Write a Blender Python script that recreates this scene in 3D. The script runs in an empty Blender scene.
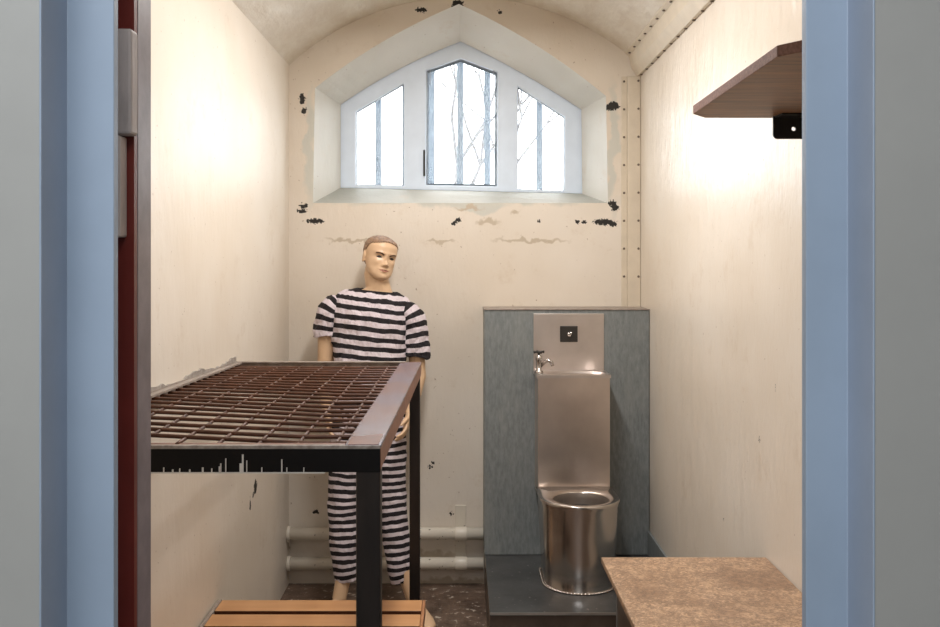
import bpy, bmesh, math, random
from mathutils import Vector, Matrix
random.seed(7)
PI = math.pi
scn = bpy.context.scene
col = scn.collection
F, CX, CY, CZ = 950.0, 462.0, 260.0, 1.65     # focal length in px, vanishing point, eye height


def W(px, py, Y):
    """world point seen at pixel (px,py) at depth Y"""
    s = F / Y
    return Vector(((px - CX) / s, Y, CZ - (py - CY) / s))


# ------------------------------------------------------------------ materials
def srgb(r, g, b):
    def f(c):
        c /= 255.0
        return c / 12.92 if c <= .04045 else ((c + .055) / 1.055) ** 2.4
    return (f(r), f(g), f(b), 1)


class Mat:
    def __init__(s, name):
        s.m = bpy.data.materials.new(name)
        s.m.use_nodes = True
        s.t = s.m.node_tree
        s.b = s.t.nodes['Principled BSDF']
        s.tc = None

    def n(s, typ, **kw):
        nd = s.t.nodes.new(typ)
        for k, v in kw.items():
            if k in nd.inputs.keys():
                nd.inputs[k].default_value = v
            else:
                setattr(nd, k, v)
        return nd

    def l(s, a, b):
        s.t.links.new(a, b)

    def coord(s, scale=(1, 1, 1), kind='Object'):
        if s.tc is None:
            s.tc = s.n('ShaderNodeTexCoord')
        mp = s.n('ShaderNodeMapping')
        mp.inputs['Scale'].default_value = scale
        s.l(s.tc.outputs[kind], mp.inputs['Vector'])
        return mp.outputs[0]

    def noise(s, scale, stretch=(1, 1, 1), detail=4, rough=.6):
        nd = s.n('ShaderNodeTexNoise')
        nd.inputs['Scale'].default_value = scale
        nd.inputs['Detail'].default_value = detail
        nd.inputs['Roughness'].default_value = rough
        s.l(s.coord(stretch), nd.inputs['Vector'])
        return nd.outputs['Fac']

    def ramp(s, fac, stops, interp='LINEAR'):
        r = s.n('ShaderNodeValToRGB')
        r.color_ramp.interpolation = interp
        e = r.color_ramp.elements
        while len(e) < len(stops):
            e.new(.5)
        for i, (p, c) in enumerate(stops):
            e[i].position = p
            e[i].color = c if len(c) == 4 else (*c, 1)
        s.l(fac, r.inputs[0])
        return r.outputs[0]

    def mix(s, fac, a, b, mode='MIX'):
        m = s.n('ShaderNodeMix', data_type='RGBA', blend_type=mode)
        for sock, v in ((m.inputs[0], fac), (m.inputs[6], a), (m.inputs[7], b)):
            if hasattr(v, 'is_linked'):
                s.l(v, sock)
            else:
                sock.default_value = v
        return m.outputs[2]

    def math(s, op, a, b=0.0, c=0.0):
        m = s.n('ShaderNodeMath', operation=op)
        for sock, v in zip(m.inputs, (a, b, c)):
            if hasattr(v, 'is_linked'):
                s.l(v, sock)
            else:
                sock.default_value = v
        return m.outputs[0]

    def color(s, c):
        if hasattr(c, 'is_linked'):
            s.l(c, s.b.inputs['Base Color'])
        else:
            s.b.inputs['Base Color'].default_value = c
        return s

    def bump(s, h, strength=.2, dist=.01):
        b = s.n('ShaderNodeBump', Strength=strength, Distance=dist)
        s.l(h, b.inputs['Height'])
        s.l(b.outputs[0], s.b.inputs['Normal'])
        return s

    def rough(s, v):
        if hasattr(v, 'is_linked'):
            s.l(v, s.b.inputs['Roughness'])
        else:
            s.b.inputs['Roughness'].default_value = v
        return s

    def metal(s, v):
        s.b.inputs['Metallic'].default_value = v
        return s

    def spots(s, lst, amp=.02, nscale=40, soft=.0):
        """mask (1 inside) of ragged patches: lst of (centre, radii) in object space"""
        nz = s.n('ShaderNodeTexNoise')
        nz.inputs['Scale'].default_value = nscale
        nz.inputs['Detail'].default_value = 3
        s.l(s.coord(), nz.inputs['Vector'])
        a = s.n('ShaderNodeVectorMath', operation='MULTIPLY_ADD')
        s.l(nz.outputs['Color'], a.inputs[0])
        a.inputs[1].default_value = (amp,) * 3
        sc = s.n('ShaderNodeVectorMath', operation='ADD')
        a.inputs[2].default_value = (-amp / 2,) * 3
        s.l(a.outputs[0], sc.inputs[0])
        s.l(s.coord(), sc.inputs[1])
        cur = None
        for c, r in lst:
            d = s.n('ShaderNodeVectorMath', operation='SUBTRACT')
            s.l(sc.outputs[0], d.inputs[0])
            d.inputs[1].default_value = c
            m = s.n('ShaderNodeVectorMath', operation='MULTIPLY')
            s.l(d.outputs[0], m.inputs[0])
            m.inputs[1].default_value = (1 / r[0], 1 / r[1], 1 / r[2])
            ln = s.n('ShaderNodeVectorMath', operation='LENGTH')
            s.l(m.outputs[0], ln.inputs[0])
            cur = ln.outputs['Value'] if cur is None else s.math('MINIMUM', cur, ln.outputs['Value'])
        if soft:
            mr = s.n('ShaderNodeMapRange')
            s.l(cur, mr.inputs[0])
            mr.inputs[1].default_value = 1 + soft
            mr.inputs[2].default_value = 1 - soft
            return mr.outputs[0]
        return s.math('LESS_THAN', cur, 1.0)


WALLC = (.78, .71, .62, 1)
WALLD = (.71, .625, .52, 1)


def wall_mat(name, chips=(), stains=(), grey=None, rough=.3, bump=.25, base=WALLC, dark=WALLD, spec=.4):
    m = Mat(name)
    big = m.noise(1.3, detail=3)
    fine = m.noise(28, (1, 1, .35), detail=4)
    c = m.mix(m.ramp(big, [(.35, (0, 0, 0)), (.68, (1, 1, 1))]), dark, base)
    # slightly dirtier scuffs
    sc = m.ramp(m.noise(6, detail=8, rough=.75), [(.57, (0, 0, 0)), (.70, (.35, .35, .35))])
    c = m.mix(sc, c, (.56, .44, .32, 1))
    pits = m.ramp(m.noise(55, detail=2), [(.735, (0, 0, 0)), (.75, (.7, .7, .7))])
    c = m.mix(pits, c, (.30, .20, .13, 1))
    if grey:
        c = m.mix(m.spots(grey, amp=.12, nscale=9, soft=.25), c, (.60, .585, .52, 1))
    if stains:
        c = m.mix(m.spots(stains, amp=.10, nscale=20, soft=.3), c, (.54, .455, .35, 1))
    if chips:
        c = m.mix(m.spots(chips, amp=.045, nscale=85), c, (.022, .02, .018, 1))
    m.color(c)
    m.rough(rough)
    m.b.inputs['Specular IOR Level'].default_value = spec
    h = m.math('ADD', m.math('MULTIPLY', m.noise(9, (1, 1, .5), detail=5), 1.2),
               m.math('MULTIPLY', fine, .5))
    m.bump(h, bump, .012)
    return m.m


def simple(name, c, rough=.5, metal=0, var=.12, nscale=12, stretch=(1, 1, 1), bump=.05, c2=None):
    m = Mat(name)
    f = m.noise(nscale, stretch, detail=5)
    c2 = c2 or tuple(x * (1 - var * 2) for x in c[:3]) + (1,)
    m.color(m.mix(m.ramp(f, [(.3, (0, 0, 0)), (.7, (1, 1, 1))]), c2, c))
    m.rough(rough).metal(metal)
    if bump:
        m.bump(f, bump, .005)
    return m.m


def steel(name, c=(.66, .62, .58, 1), r=.26, stretch=(1, 1, .06)):
    m = Mat(name)
    g = m.noise(160, stretch, detail=3)
    sm = m.noise(3.5, detail=5)
    m.color(m.mix(m.ramp(sm, [(.35, (0, 0, 0)), (.7, (1, 1, 1))]), tuple(x * .82 for x in c[:3]) + (1,), c))
    m.metal(1)
    m.rough(m.math('MULTIPLY_ADD', m.math('ADD', m.math('MULTIPLY', g, .3), sm), .14, r - .1))
    m.bump(m.math('ADD', m.math('MULTIPLY', g, .3), m.math('MULTIPLY', sm, 5)), .03, .004)
    return m.m


def striped(name, period, duty=.40):
    m = Mat(name)
    uv = m.n('ShaderNodeUVMap')
    sp = m.n('ShaderNodeSeparateXYZ')
    m.l(uv.outputs[0], sp.inputs[0])
    wob = m.math('MULTIPLY', m.math('SUBTRACT', m.noise(5, detail=3), .5), .034)
    v = m.math('ADD', sp.outputs['Y'], wob)
    fr = m.math('FRACT', m.math('DIVIDE', v, period))
    k = m.math('LESS_THAN', fr, duty)
    cl = m.mix(m.noise(9, detail=3), (.62, .53, .57, 1), (.74, .66, .69, 1))
    m.color(m.mix(k, cl, (.012, .009, .011, 1)))
    m.rough(.9)
    m.bump(m.math('ADD', m.noise(14, (1, 1, .6), detail=3), m.math('MULTIPLY', m.noise(500, detail=1), .04)), 1.0, .035)
    return m.m


def px_spot(px, py, rx, ry, Y):
    s = F / Y
    p = W(px, py, Y)
    return (tuple(p), (rx / s, .3, ry / s))


YB = 4.847
XL, XR = -.883, .908
YI = 1.50                 # inner face of the door wall
chips = [px_spot(*a, YB) for a in [
    (302, 99, 3, 6), (304, 111, 2.5, 4), (303, 206, 5, 2.4), (315, 221, 9, 2.2), (302, 211, 5, 2),
    (458, 5, 6, 5), (421, 10, 6, 2.5), (500, 12, 3, 1.5), (613, 106, 6.5, 4.5), (607, 108, 3, 3), (612, 203, 4, 2.5), (615, 208, 4, 3.5), (454, 223, 3, 2), (458, 220, 3, 2),
    (603, 222, 10, 3), (613, 224, 4, 3), (539, 221, 1.8, 1.8), (578, 222, 2, 1.8), (584, 222, 2, 1.8),
    (316, 512, 3, 2), (451, 514, 2, 2), (430, 467, 2, 2), (433, 463, 1.5, 1.5)]]
stains = [px_spot(*a, YB) for a in [
    (468, 208, 12, 1.8), (489, 222, 10, 2.5), (515, 213, 5, 3), (440, 241, 14, 2), (530, 240, 34, 2.2), (357, 240, 30, 2),
    (455, 583, 60, 5), (420, 556, 40, 5)]]
grey = [px_spot(*a, YB) for a in [(310, 150, 6, 55), (612, 150, 5, 60), (470, 199, 130, 7), (480, 207, 24, 5)]]
M = {}
M['wall_back'] = wall_mat('cream_paint_back', chips, stains, grey)
M['wall_left'] = wall_mat('cream_paint_left', [((XL, 4.06, .68), (.3, .03, .03)), ((XL, 3.96, .63), (.3, .012, .028)),
                                               ((XL, 4.02, .655), (.3, .016, .01))], rough=.42, spec=.3)
M['wall_right'] = wall_mat('cream_paint_right', [((XR, 2.9, 1.10), (.3, .004, .005)), ((XR, 2.75, 1.28), (.3, .003, .007)), ((XR, 3.3, .75), (.3, .004, .004))], rough=.30, bump=.4)
M['reveal'] = wall_mat('worn_grey_white_paint', (), (), None, rough=.45, base=(.72, .70, .65, 1), dark=(.60, .58, .52, 1))
M['sill'] = wall_mat('worn_thin_sill_paint', (), (), None, rough=.6, base=(.50, .49, .44, 1), dark=(.34, .34, .30, 1))
m = Mat('vault_paint')
c = m.mix(m.ramp(m.noise(5, (1.8, .7, 1), detail=6, rough=.7), [(.40, (0, 0, 0)), (.62, (1, 1, 1))]), (.66, .58, .47, 1), (.76, .70, .60, 1))
m.color(c).rough(.32).bump(m.noise(9, (2, .6, 1), detail=4), .45, .02)
M['vault'] = m.m
M['conduit'] = simple('conduit_cream', (.72, .63, .50, 1), .4, var=.06)
M['rivet'] = simple('rivet_brown', (.16, .12, .09, 1), .5, .3)
M['pipe'] = None
m = Mat('pipe_paint')
c = m.mix(m.ramp(m.noise(9, detail=6, rough=.7), [(.62, (0, 0, 0)), (.70, (1, 1, 1))]), (.72, .66, .56, 1), (.38, .46, .52, 1))
c = m.mix(m.ramp(m.noise(35, detail=2), [(.70, (0, 0, 0)), (.72, (1, 1, 1))]), c, (.10, .07, .05, 1))
m.color(c).rough(.35).bump(m.noise(40), .1)
M['pipe'] = m.m
# floor
m = Mat('grimy_floor')
c = m.mix(m.ramp(m.noise(6, detail=8, rough=.7), [(.35, (0, 0, 0)), (.66, (1, 1, 1))]), (.06, .038, .027, 1), (.20, .135, .098, 1))
c = m.mix(m.ramp(m.noise(24, detail=5, rough=.65), [(.60, (0, 0, 0)), (.635, (1, 1, 1))]), c, (.50, .44, .37, 1))
m.color(c).rough(.42).bump(m.noise(24, detail=5), .4, .01)
M['floor'] = m.m
# slate panel
m = Mat('slate_panel')
c = m.mix(m.ramp(m.noise(70, (1, 1, .25), detail=5, rough=.75), [(.38, (0, 0, 0)), (.68, (1, 1, 1))]), (.16, .176, .178, 1), (.25, .27, .268, 1))
c = m.mix(m.ramp(m.noise(7, (1, 1, .5), detail=4), [(.5, (0, 0, 0)), (.75, (.6, .6, .6))]), c, (.28, .29, .275, 1))
c = m.mix(m.spots([px_spot(520, 549, 14, 4.5, 4.59), px_spot(530, 549, 5, 4.5, 4.59)], amp=.05, nscale=30, soft=.3), c, (.20, .09, .045, 1))
c = m.mix(m.spots([px_spot(505, 548, 16, 3.5, 4.59), px_spot(644.5, 360, 1.3, 32, 4.59), px_spot(640, 316, 7, 3, 4.59)], amp=.03, nscale=60), c, (.36, .36, .32, 1))
m.color(c).rough(.5).bump(m.noise(90, (1, 1, .3), detail=4), .25, .004)
M['slate'] = m.m
m = Mat('plinth_sheet')
c = m.mix(m.ramp(m.noise(5, detail=6, rough=.7), [(.35, (0, 0, 0)), (.7, (1, 1, 1))]), (.075, .075, .075, 1), (.14, .142, .14, 1))
c = m.mix(m.ramp(m.noise(45, detail=3), [(.68, (0, 0, 0)), (.70, (1, 1, 1))]), c, (.35, .33, .30, 1))
m.color(c).rough(.28).metal(.55).bump(m.noise(9), .08)
M['plinth'] = m.m
M['plinth_front'] = simple('plinth_front_sheet', (.13, .10, .08, 1), .35, .4, var=.2, nscale=9)
M['edge'] = simple('bright_edge_strip', (.55, .53, .50, 1), .3, .8)
M['steel'] = steel('brushed_steel', (.76, .66, .59, 1), .34)
M['steel_b'] = steel('bowl_steel', (.66, .60, .55, 1), .22)
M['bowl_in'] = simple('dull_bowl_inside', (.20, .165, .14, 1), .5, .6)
M['steel_p'] = steel('panel_steel', (.74, .67, .63, 1), .36, (1, 1, 1))
M['dark_metal'] = simple('dark_button_plate', (.07, .065, .06, 1), .4, .7)
M['chrome'] = simple('worn_chrome', (.55, .52, .50, 1), .18, 1, var=.05, bump=0)
M['water'] = simple('dark_water', (.01, .008, .007, 1), .45, 0, var=0, bump=0)
# bunk metal
m = Mat('bunk_paint_sheen')
c = m.mix(m.ramp(m.noise(4, (1, .5, 1), detail=6, rough=.7), [(.42, (0, 0, 0)), (.60, (1, 1, 1))]), (.13, .06, .05, 1), (.10, .09, .13, 1))  # red-brown paint with the window's bluish sheen painted in
c = m.mix(m.ramp(m.noise(17, (1, .5, 1), detail=4), [(.70, (0, 0, 0)), (.72, (1, 1, 1))]), c, (.6, .52, .46, 1))
m.color(c).rough(.24).bump(m.noise(25), .12)
M['bunk'] = m.m
M['bunk_patch'] = simple('red_brown_patch', (.20, .08, .05, 1), .4, 0, var=.2, nscale=22)
M['bunk_brown'] = simple('lit_red_brown_flange', (.34, .15, .09, 1), .4, 0, var=.2, nscale=22)  # right-facing flange: its lit brightness is painted into the brown
m = Mat('bunk_black_face')
c = m.mix(m.ramp(m.noise(30, (1, 1, .3), detail=5), [(.66, (0, 0, 0)), (.69, (1, 1, 1))]), (.004, .0035, .0035, 1), (.03, .027, .024, 1))
m.b.inputs['Specular IOR Level'].default_value = .2
m.color(c).rough(.5).bump(m.noise(30), .1)
M['bunk_black'] = m.m
M['bunk_worn'] = simple('bunk_worn_grey', (.36, .31, .27, 1), .45, 0, var=.25, nscale=25, c2=(.20, .15, .12, 1))
M['bunk_edge'] = simple('chipped_white_edge', (.42, .38, .34, 1), .5, 0, nscale=60, c2=(.18, .15, .13, 1))
M['drip'] = simple('white_paint_drip', (.75, .73, .68, 1), .4, 0, var=.05)
M['mesh'] = simple('rust_red_mesh', (.12, .045, .022, 1), .36, .2, var=.25, nscale=30)
M['leg'] = simple('dark_brown_leg', (.022, .015, .012, 1), .38, .1, var=.3, nscale=30, stretch=(1, 1, .2))
# wood
m = Mat('varnished_slat')
c = m.mix(m.noise(16, (.12, 1.3, 1), detail=5), (.40, .18, .07, 1), (.62, .34, .155, 1))
c = m.mix(m.spots([((-.72, 3.36, .43), (.014, .008, .1)), ((-.16, 3.22, .43), (.012, .008, .1)), ((-.76, 3.22, .43), (.010, .006, .1))], amp=.004), c, (.08, .03, .012, 1))
m.color(c).rough(.33).bump(m.noise(20, (.1, 1.5, 1)), .08)
M['slat'] = m.m
M['slat_side'] = simple('shaded_slat_edge', (.12, .04, .015, 1), .45)  # shade between the slats, painted onto their narrow edges
M['slat_end'] = simple('bench_rail_wood', (.42, .19, .085, 1), .4, var=.15)
m = Mat('chipboard')
v = m.n('ShaderNodeTexVoronoi')
v.inputs['Scale'].default_value = 160
m.l(m.coord((1, 1, 1)), v.inputs['Vector'])
c = m.mix(m.ramp(v.outputs['Color'], [(.1, (0, 0, 0)), (.9, (1, 1, 1))]), (.29, .17, .095, 1), (.58, .38, .235, 1))
c = m.mix(m.ramp(m.noise(5, detail=7, rough=.7), [(.46, (0, 0, 0)), (.62, (.75, .75, .75))]), c, (.22, .12, .065, 1))
rg = m.noise(22, (1, 1, 1), detail=8, rough=.8)
ring = m.math('ABSOLUTE', m.math('SUBTRACT', rg, .52))
c = m.mix(m.ramp(ring, [(0, (.85, .85, .85)), (.035, (0, 0, 0))]), c, (.12, .07, .045, 1))
m.color(c).rough(.36).bump(m.math('ADD', rg, v.outputs['Distance']), .12, .003)
M['chip'] = m.m
m = Mat('shelf_board')
c = m.mix(m.ramp(m.noise(45, (.1, 1, 1), detail=6, rough=.7), [(.35, (0, 0, 0)), (.65, (1, 1, 1))]), (.11, .045, .011, 1), (.29, .125, .034, 1))
m.color(c).rough(.5).bump(m.noise(60, (.1, 1, 1)), .1, .003)
M['shelf'] = m.m
M['shelf_edge'] = simple('shelf_raw_edge', (.27, .14, .105, 1), .7, 0, nscale=140, c2=(.13, .06, .04, 1), bump=.3)
M['iron'] = simple('black_iron', (.012, .011, .010, 1), .45, .3)
M['frame_blue'] = simple('blue_frame_paint', (.30, .375, .475, 1), .42, 0, var=.05, nscale=6, bump=.08)
M['frame_blue2'] = simple('blue_frame_return_lit', (.34, .40, .50, 1), .42, 0, var=.07, nscale=6, bump=.08)
M['corr_grey'] = simple('corridor_grey_paint', (.34, .34, .325, 1), .5, 0, var=.05, nscale=4, bump=.12)
M['red'] = simple('oxide_red_paint', (.17, .020, .012, 1), .4, 0, var=.1)
M['mauve'] = simple('mauve_grey_stop', (.27, .23, .25, 1), .4, .1, var=.15, nscale=20)
M['hinge'] = simple('painted_hinge', (.62, .53, .49, 1), .6, 0, var=.18, nscale=30, stretch=(1, 1, .3), bump=.3)
M['corr_floor'] = simple('corridor_floor_paint', (.22, .22, .22, 1), .4)
M['corr_wall'] = simple('corridor_wall_paint', (.62, .60, .56, 1), .6)
M['win_frame'] = simple('white_window_paint', (.74, .84, .97, 1), .4, 0, var=.04, nscale=8)
M['win_metal'] = simple('grey_casement_metal', (.22, .25, .29, 1), .4, .3)
M['bar'] = simple('pale_blue_window_bar', (.15, .20, .25, 1), .5, .1, var=.1, nscale=20)
M['bark'] = simple('bark', (.13, .12, .115, 1), .9, var=.2)
M['leaf'] = simple('pale_leaf', (.10, .105, .08, 1), .8, var=.2)
M['ground'] = simple('yard_ground', (.35, .34, .32, 1), .9)
M['skin'] = simple('mannequin_skin', (.70, .47, .29, 1), .36, 0, var=.05, nscale=9, bump=.0)
M['hair'] = simple('moulded_hair', (.38, .23, .14, 1), .5, 0, var=.3, nscale=90, stretch=(1, .3, 1), bump=.35)
M['brow'] = simple('painted_brow', (.10, .05, .03, 1), .6, bump=0)
M['eyew'] = simple('painted_eye', (.03, .018, .013, 1), .6, bump=0)
M['lip'] = simple('painted_lip', (.48, .20, .14, 1), .35, bump=0)
M['shirt'] = striped('shirt_stripes', .0455, .50)
M['trousers'] = striped('trouser_stripes', .0355, .54)
M['collar'] = simple('black_collar_band', (.012, .009, .011, 1), .9)
# glass: clear with a translucent film that puts in a bloom-like haze
m = Mat('veiled_glass')
m.t.nodes.remove(m.b)
tr = m.n('ShaderNodeBsdfTransparent')
tl = m.n('ShaderNodeBsdfTranslucent')
gl = m.n('ShaderNodeBsdfGlossy')
gl.inputs['Roughness'].default_value = .05
tl.inputs['Color'].default_value = (.9, .95, 1, 1)
mx = m.n('ShaderNodeMixShader')
mx.inputs[0].default_value = .07
m.l(tr.outputs[0], mx.inputs[1]); m.l(tl.outputs[0], mx.inputs[2])
mx2 = m.n('ShaderNodeMixShader')
mx2.inputs[0].default_value = .0
m.l(mx.outputs[0], mx2.inputs[1]); m.l(gl.outputs[0], mx2.inputs[2])
m.l(mx2.outputs[0], m.t.nodes['Material Output'].inputs[0])
M['glass'] = m.m
m = Mat('lamp_diffuser')
m.b.inputs['Emission Color'].default_value = (1, .93, .82, 1)
m.b.inputs['Emission Strength'].default_value = 3
M['lamp'] = m.m


# ------------------------------------------------------------------ mesh builder
class MB:
    def __init__(s):
        s.bm = bmesh.new()
        s.uv = s.bm.loops.layers.uv.new('UVMap')

    def box(s, lo, hi, mat=0, rot=None):
        c = [(a + b) / 2 for a, b in zip(lo, hi)]
        d = [abs(b - a) for a, b in zip(lo, hi)]
        r = bmesh.ops.create_cube(s.bm, size=1)
        mt = Matrix.Translation(c) @ (rot.to_4x4() if rot else Matrix()) @ Matrix.Diagonal((*d, 1))
        bmesh.ops.transform(s.bm, matrix=mt, verts=r['verts'])
        for f in {f for v in r['verts'] for f in v.link_faces}:
            f.material_index = mat
        return s

    def prism(s, pts, axis, a, b, mat=0):
        """polygon pts in the two other axes, extruded along axis from a to b"""
        def mk(p, t):
            q = list(p)
            q.insert(axis, t)
            return q
        v0 = [s.bm.verts.new(mk(p, a)) for p in pts]
        v1 = [s.bm.verts.new(mk(p, b)) for p in pts]
        fs = [s.bm.faces.new(v0), s.bm.faces.new(v1[::-1])]
        n = len(pts)
        for i in range(n):
            fs.append(s.bm.faces.new((v0[i], v1[i], v1[(i + 1) % n], v0[(i + 1) % n])))
        for f in fs:
            f.material_index = mat
        return s

    def holed(s, loops, Ya, Yb, mat=0):
        """plate in XZ with holes (first loop is the outline), between Ya and Yb"""
        tmp = bmesh.new()
        for lp in loops:
            vs = [tmp.verts.new((p[0], Ya, p[1])) for p in lp]
            for i in range(len(vs)):
                tmp.edges.new((vs[i], vs[(i + 1) % len(vs)]))
        bmesh.ops.triangle_fill(tmp, use_beauty=True, edges=tmp.edges[:], use_dissolve=False)
        for Y in (Ya, Yb):
            mp = {}
            for f in tmp.faces:
                vs = []
                for v in f.verts:
                    if v.index not in mp or True:
                        k = (round(v.co.x, 6), round(v.co.z, 6))
                        if k not in mp:
                            mp[k] = s.bm.verts.new((v.co.x, Y, v.co.z))
                        vs.append(mp[k])
                s.bm.faces.new(vs).material_index = mat
        for lp in loops:
            n = len(lp)
            a = [s.bm.verts.new((p[0], Ya, p[1])) for p in lp]
            b = [s.bm.verts.new((p[0], Yb, p[1])) for p in lp]
            for i in range(n):
                s.bm.faces.new((a[i], b[i], b[(i + 1) % n], a[(i + 1) % n])).material_index = mat
        tmp.free()
        bmesh.ops.remove_doubles(s.bm, verts=s.bm.verts[:], dist=1e-5)
        return s

    def loft(s, pts, radii, n=20, ref=(1, 0, 0), cap=True, v0=0.0, flat=False, tilt=None):
        """rings through pts; radii (a along ref, b across). flat: rings stay horizontal"""
        pts = [Vector(p) for p in pts]
        ref = Vector(ref)
        rings = []
        vv = [v0]
        for i in range(1, len(pts)):
            vv.append(vv[-1] + (pts[i] - pts[i - 1]).length)
        for i, p in enumerate(pts):
            if flat:
                t = Vector((0, 0, -1))
            else:
                t = (pts[min(i + 1, len(pts) - 1)] - pts[max(i - 1, 0)]).normalized()
            u = (ref - t * ref.dot(t)).normalized()
            w = t.cross(u)
            ra, rb = radii[i] if isinstance(radii[i], tuple) else (radii[i], radii[i])
            rg = []
            for k in range(n):
                a = 2 * PI * k / n
                q = p + u * (ra * math.cos(a)) + w * (rb * math.sin(a))
                if tilt:
                    q.z -= tilt[i] * (q.x - p.x)
                rg.append(s.bm.verts.new(q))
            rings.append(rg)
        for i in range(len(rings) - 1):
            for k in range(n):
                k2 = (k + 1) % n
                f = s.bm.faces.new((rings[i][k], rings[i][k2], rings[i + 1][k2], rings[i + 1][k]))
                f.smooth = True
                for lp, (uu, v) in zip(f.loops, ((k / n, vv[i]), ((k + 1) / n, vv[i]), ((k + 1) / n, vv[i + 1]), (k / n, vv[i + 1]))):
                    lp[s.uv].uv = (uu, v)
        if cap:
            for rg, p in ((rings[0], 0), (rings[-1], -1)):
                try:
                    f = s.bm.faces.new(rg)
                    f.smooth = True
                    for lp in f.loops:
                        lp[s.uv].uv = (0, vv[p])
                except ValueError:
                    pass
        return s

    def tube(s, a, b, r, n=16, r2=None):
        a, b = Vector(a), Vector(b)
        ref = (1, 0, 0) if abs((b - a).normalized().x) < .8 else (0, 1, 0)
        return s.loft([a, b], [r, r2 if r2 is not None else r], n, ref)

    def ell(s, c, r, rot=None, seg=20):
        q = bmesh.ops.create_uvsphere(s.bm, u_segments=seg, v_segments=seg // 2 + 2, radius=1)
        mt = Matrix.Translation(c) @ (rot.to_4x4() if rot else Matrix()) @ Matrix.Diagonal((*r, 1))
        bmesh.ops.transform(s.bm, matrix=mt, verts=q['verts'])
        for f in {f for v in q['verts'] for f in v.link_faces}:
            f.smooth = True
        return s

    def quad(s, *p, mat=0):
        f = s.bm.faces.new([s.bm.verts.new(q) for q in p])
        f.material_index = mat
        return s

    def build(s, name, mats, parent=None, org=None, bevel=0, smooth=None, solid=0, kind=None, seg=2):
        bmesh.ops.recalc_face_normals(s.bm, faces=s.bm.faces[:])
        me = bpy.data.meshes.new(name)
        if org is None:
            org = root_loc(parent) if parent else Vector((0, 0, 0))
        s.bm.transform(Matrix.Translation(-Vector(org)))
        s.bm.to_mesh(me)
        s.bm.free()
        for m_ in (mats if isinstance(mats, (list, tuple)) else [mats]):
            me.materials.append(M[m_] if isinstance(m_, str) else m_)
        o = bpy.data.objects.new(name, me)
        col.objects.link(o)
        if parent:
            o.parent = parent
            o.location = Vector(org) - root_loc(parent)
        else:
            o.location = org
        if smooth:
            for p in me.polygons:
                p.use_smooth = True
        if solid:
            md = o.modifiers.new('solid', 'SOLIDIFY')
            md.thickness = solid
            md.offset = 1
        if bevel:
            md = o.modifiers.new('bevel', 'BEVEL')
            md.width = bevel
            md.segments = seg
            md.limit_method = 'ANGLE'
            md.harden_normals = False
        if kind:
            o['kind'] = kind
        return o


def root_loc(o):
    v = Vector((0, 0, 0))
    while o is not None:
        v += o.location
        o = o.parent
    return v


def thing(name, loc, label, cat, group=None):
    o = bpy.data.objects.new(name, None)
    o.empty_display_size = .1
    col.objects.link(o)
    o.location = loc
    if label:
        o['label'] = label
    if cat:
        o['category'] = cat
    if group:
        o['group'] = group
    return o


def tag(o, label, cat, group=None):
    o['label'] = label
    o['category'] = cat
    if group:
        o['group'] = group
    return o


def box(lo, hi, name, mat, parent=None, bevel=0, kind=None, org=None):
    return MB().box(lo, hi).build(name, mat, parent, org, bevel=bevel, kind=kind)


# ================================================================== ROOM SHELL
MB().box((XL - .3, YI - .02, -.1), (XR + .3, YB + .3, 0)).build('floor', 'floor', kind='structure')
MB().box((XL - .25, YI - .05, -.1), (XL, YB + .3, 3.2)).build('wall_left', 'wall_left', kind='structure')
MB().box((XR, YI - .05, -.1), (XR + .25, YB + .3, 3.2)).build('wall_right', 'wall_right', kind='structure')

# vaulted ceiling
ZS, SAG = 2.645, .348
def vault_z(x):
    t = (x - (XL + XR) / 2) / ((XR - XL) / 2)
    R = ((XR - XL) ** 2 / 4 + SAG ** 2) / (2 * SAG)
    xx = t * (XR - XL) / 2
    return ZS + math.sqrt(R * R - xx * xx) - (R - SAG)
NV = 48
mb = MB()
prof = [(XL + (XR - XL) * i / NV, vault_z(XL + (XR - XL) * i / NV)) for i in range(NV + 1)]
prof += [(XR + .05, ZS + .05), (XR + .05, 3.25), (XL - .05, 3.25), (XL - .05, ZS + .05)]
mb.prism(prof, 1, YI - .05, YB + .02)
o = mb.build('ceiling', 'vault', kind='structure')

# back wall with splayed pointed opening
YR = 5.10
SI = F / YR
def wz(px, py, s):
    return ((px - CX) / s, CZ - (py - CY) / s)
def arcpts(a, b, n, bulge):
    out = []
    dx, dz = b[0] - a[0], b[1] - a[1]
    L = math.hypot(dx, dz)
    nx, nz = -dz / L, dx / L
    if nz < 0:
        nx, nz = -nx, -nz
    for i in range(n + 1):
        t = i / n
        k = 4 * t * (1 - t) * bulge
        out.append((a[0] + dx * t + nx * k, a[1] + dz * t + nz * k))
    return out
SB = F / YB
OB = [wz(313, 203, SB)] + arcpts(wz(315, 88, SB), wz(459, 4, SB), 12, .030) + arcpts(wz(459, 4, SB), wz(606, 96, SB), 12, .030)[1:] + [wz(608, 203, SB)]
IBL, IBR = wz(341, 188, SI), wz(582, 194, SI)
IB = [IBL] + arcpts(wz(341, 105, SI), wz(460.5, 42, SI), 12, .022) + arcpts(wz(460.5, 42, SI), wz(581, 110, SI), 12, .014)[1:] + [IBR]
outer = [(XL - .02, -.05), (XL - .02, ZS)] + [(x, vault_z(x) + .01) for x, z in prof[1:NV]] + [(XR + .02, ZS), (XR + .02, -.05)]
mb = MB()
mb.holed([outer, OB], YB, YB + .45)
o = mb.build('wall_back', 'wall_back', kind='structure')
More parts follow.
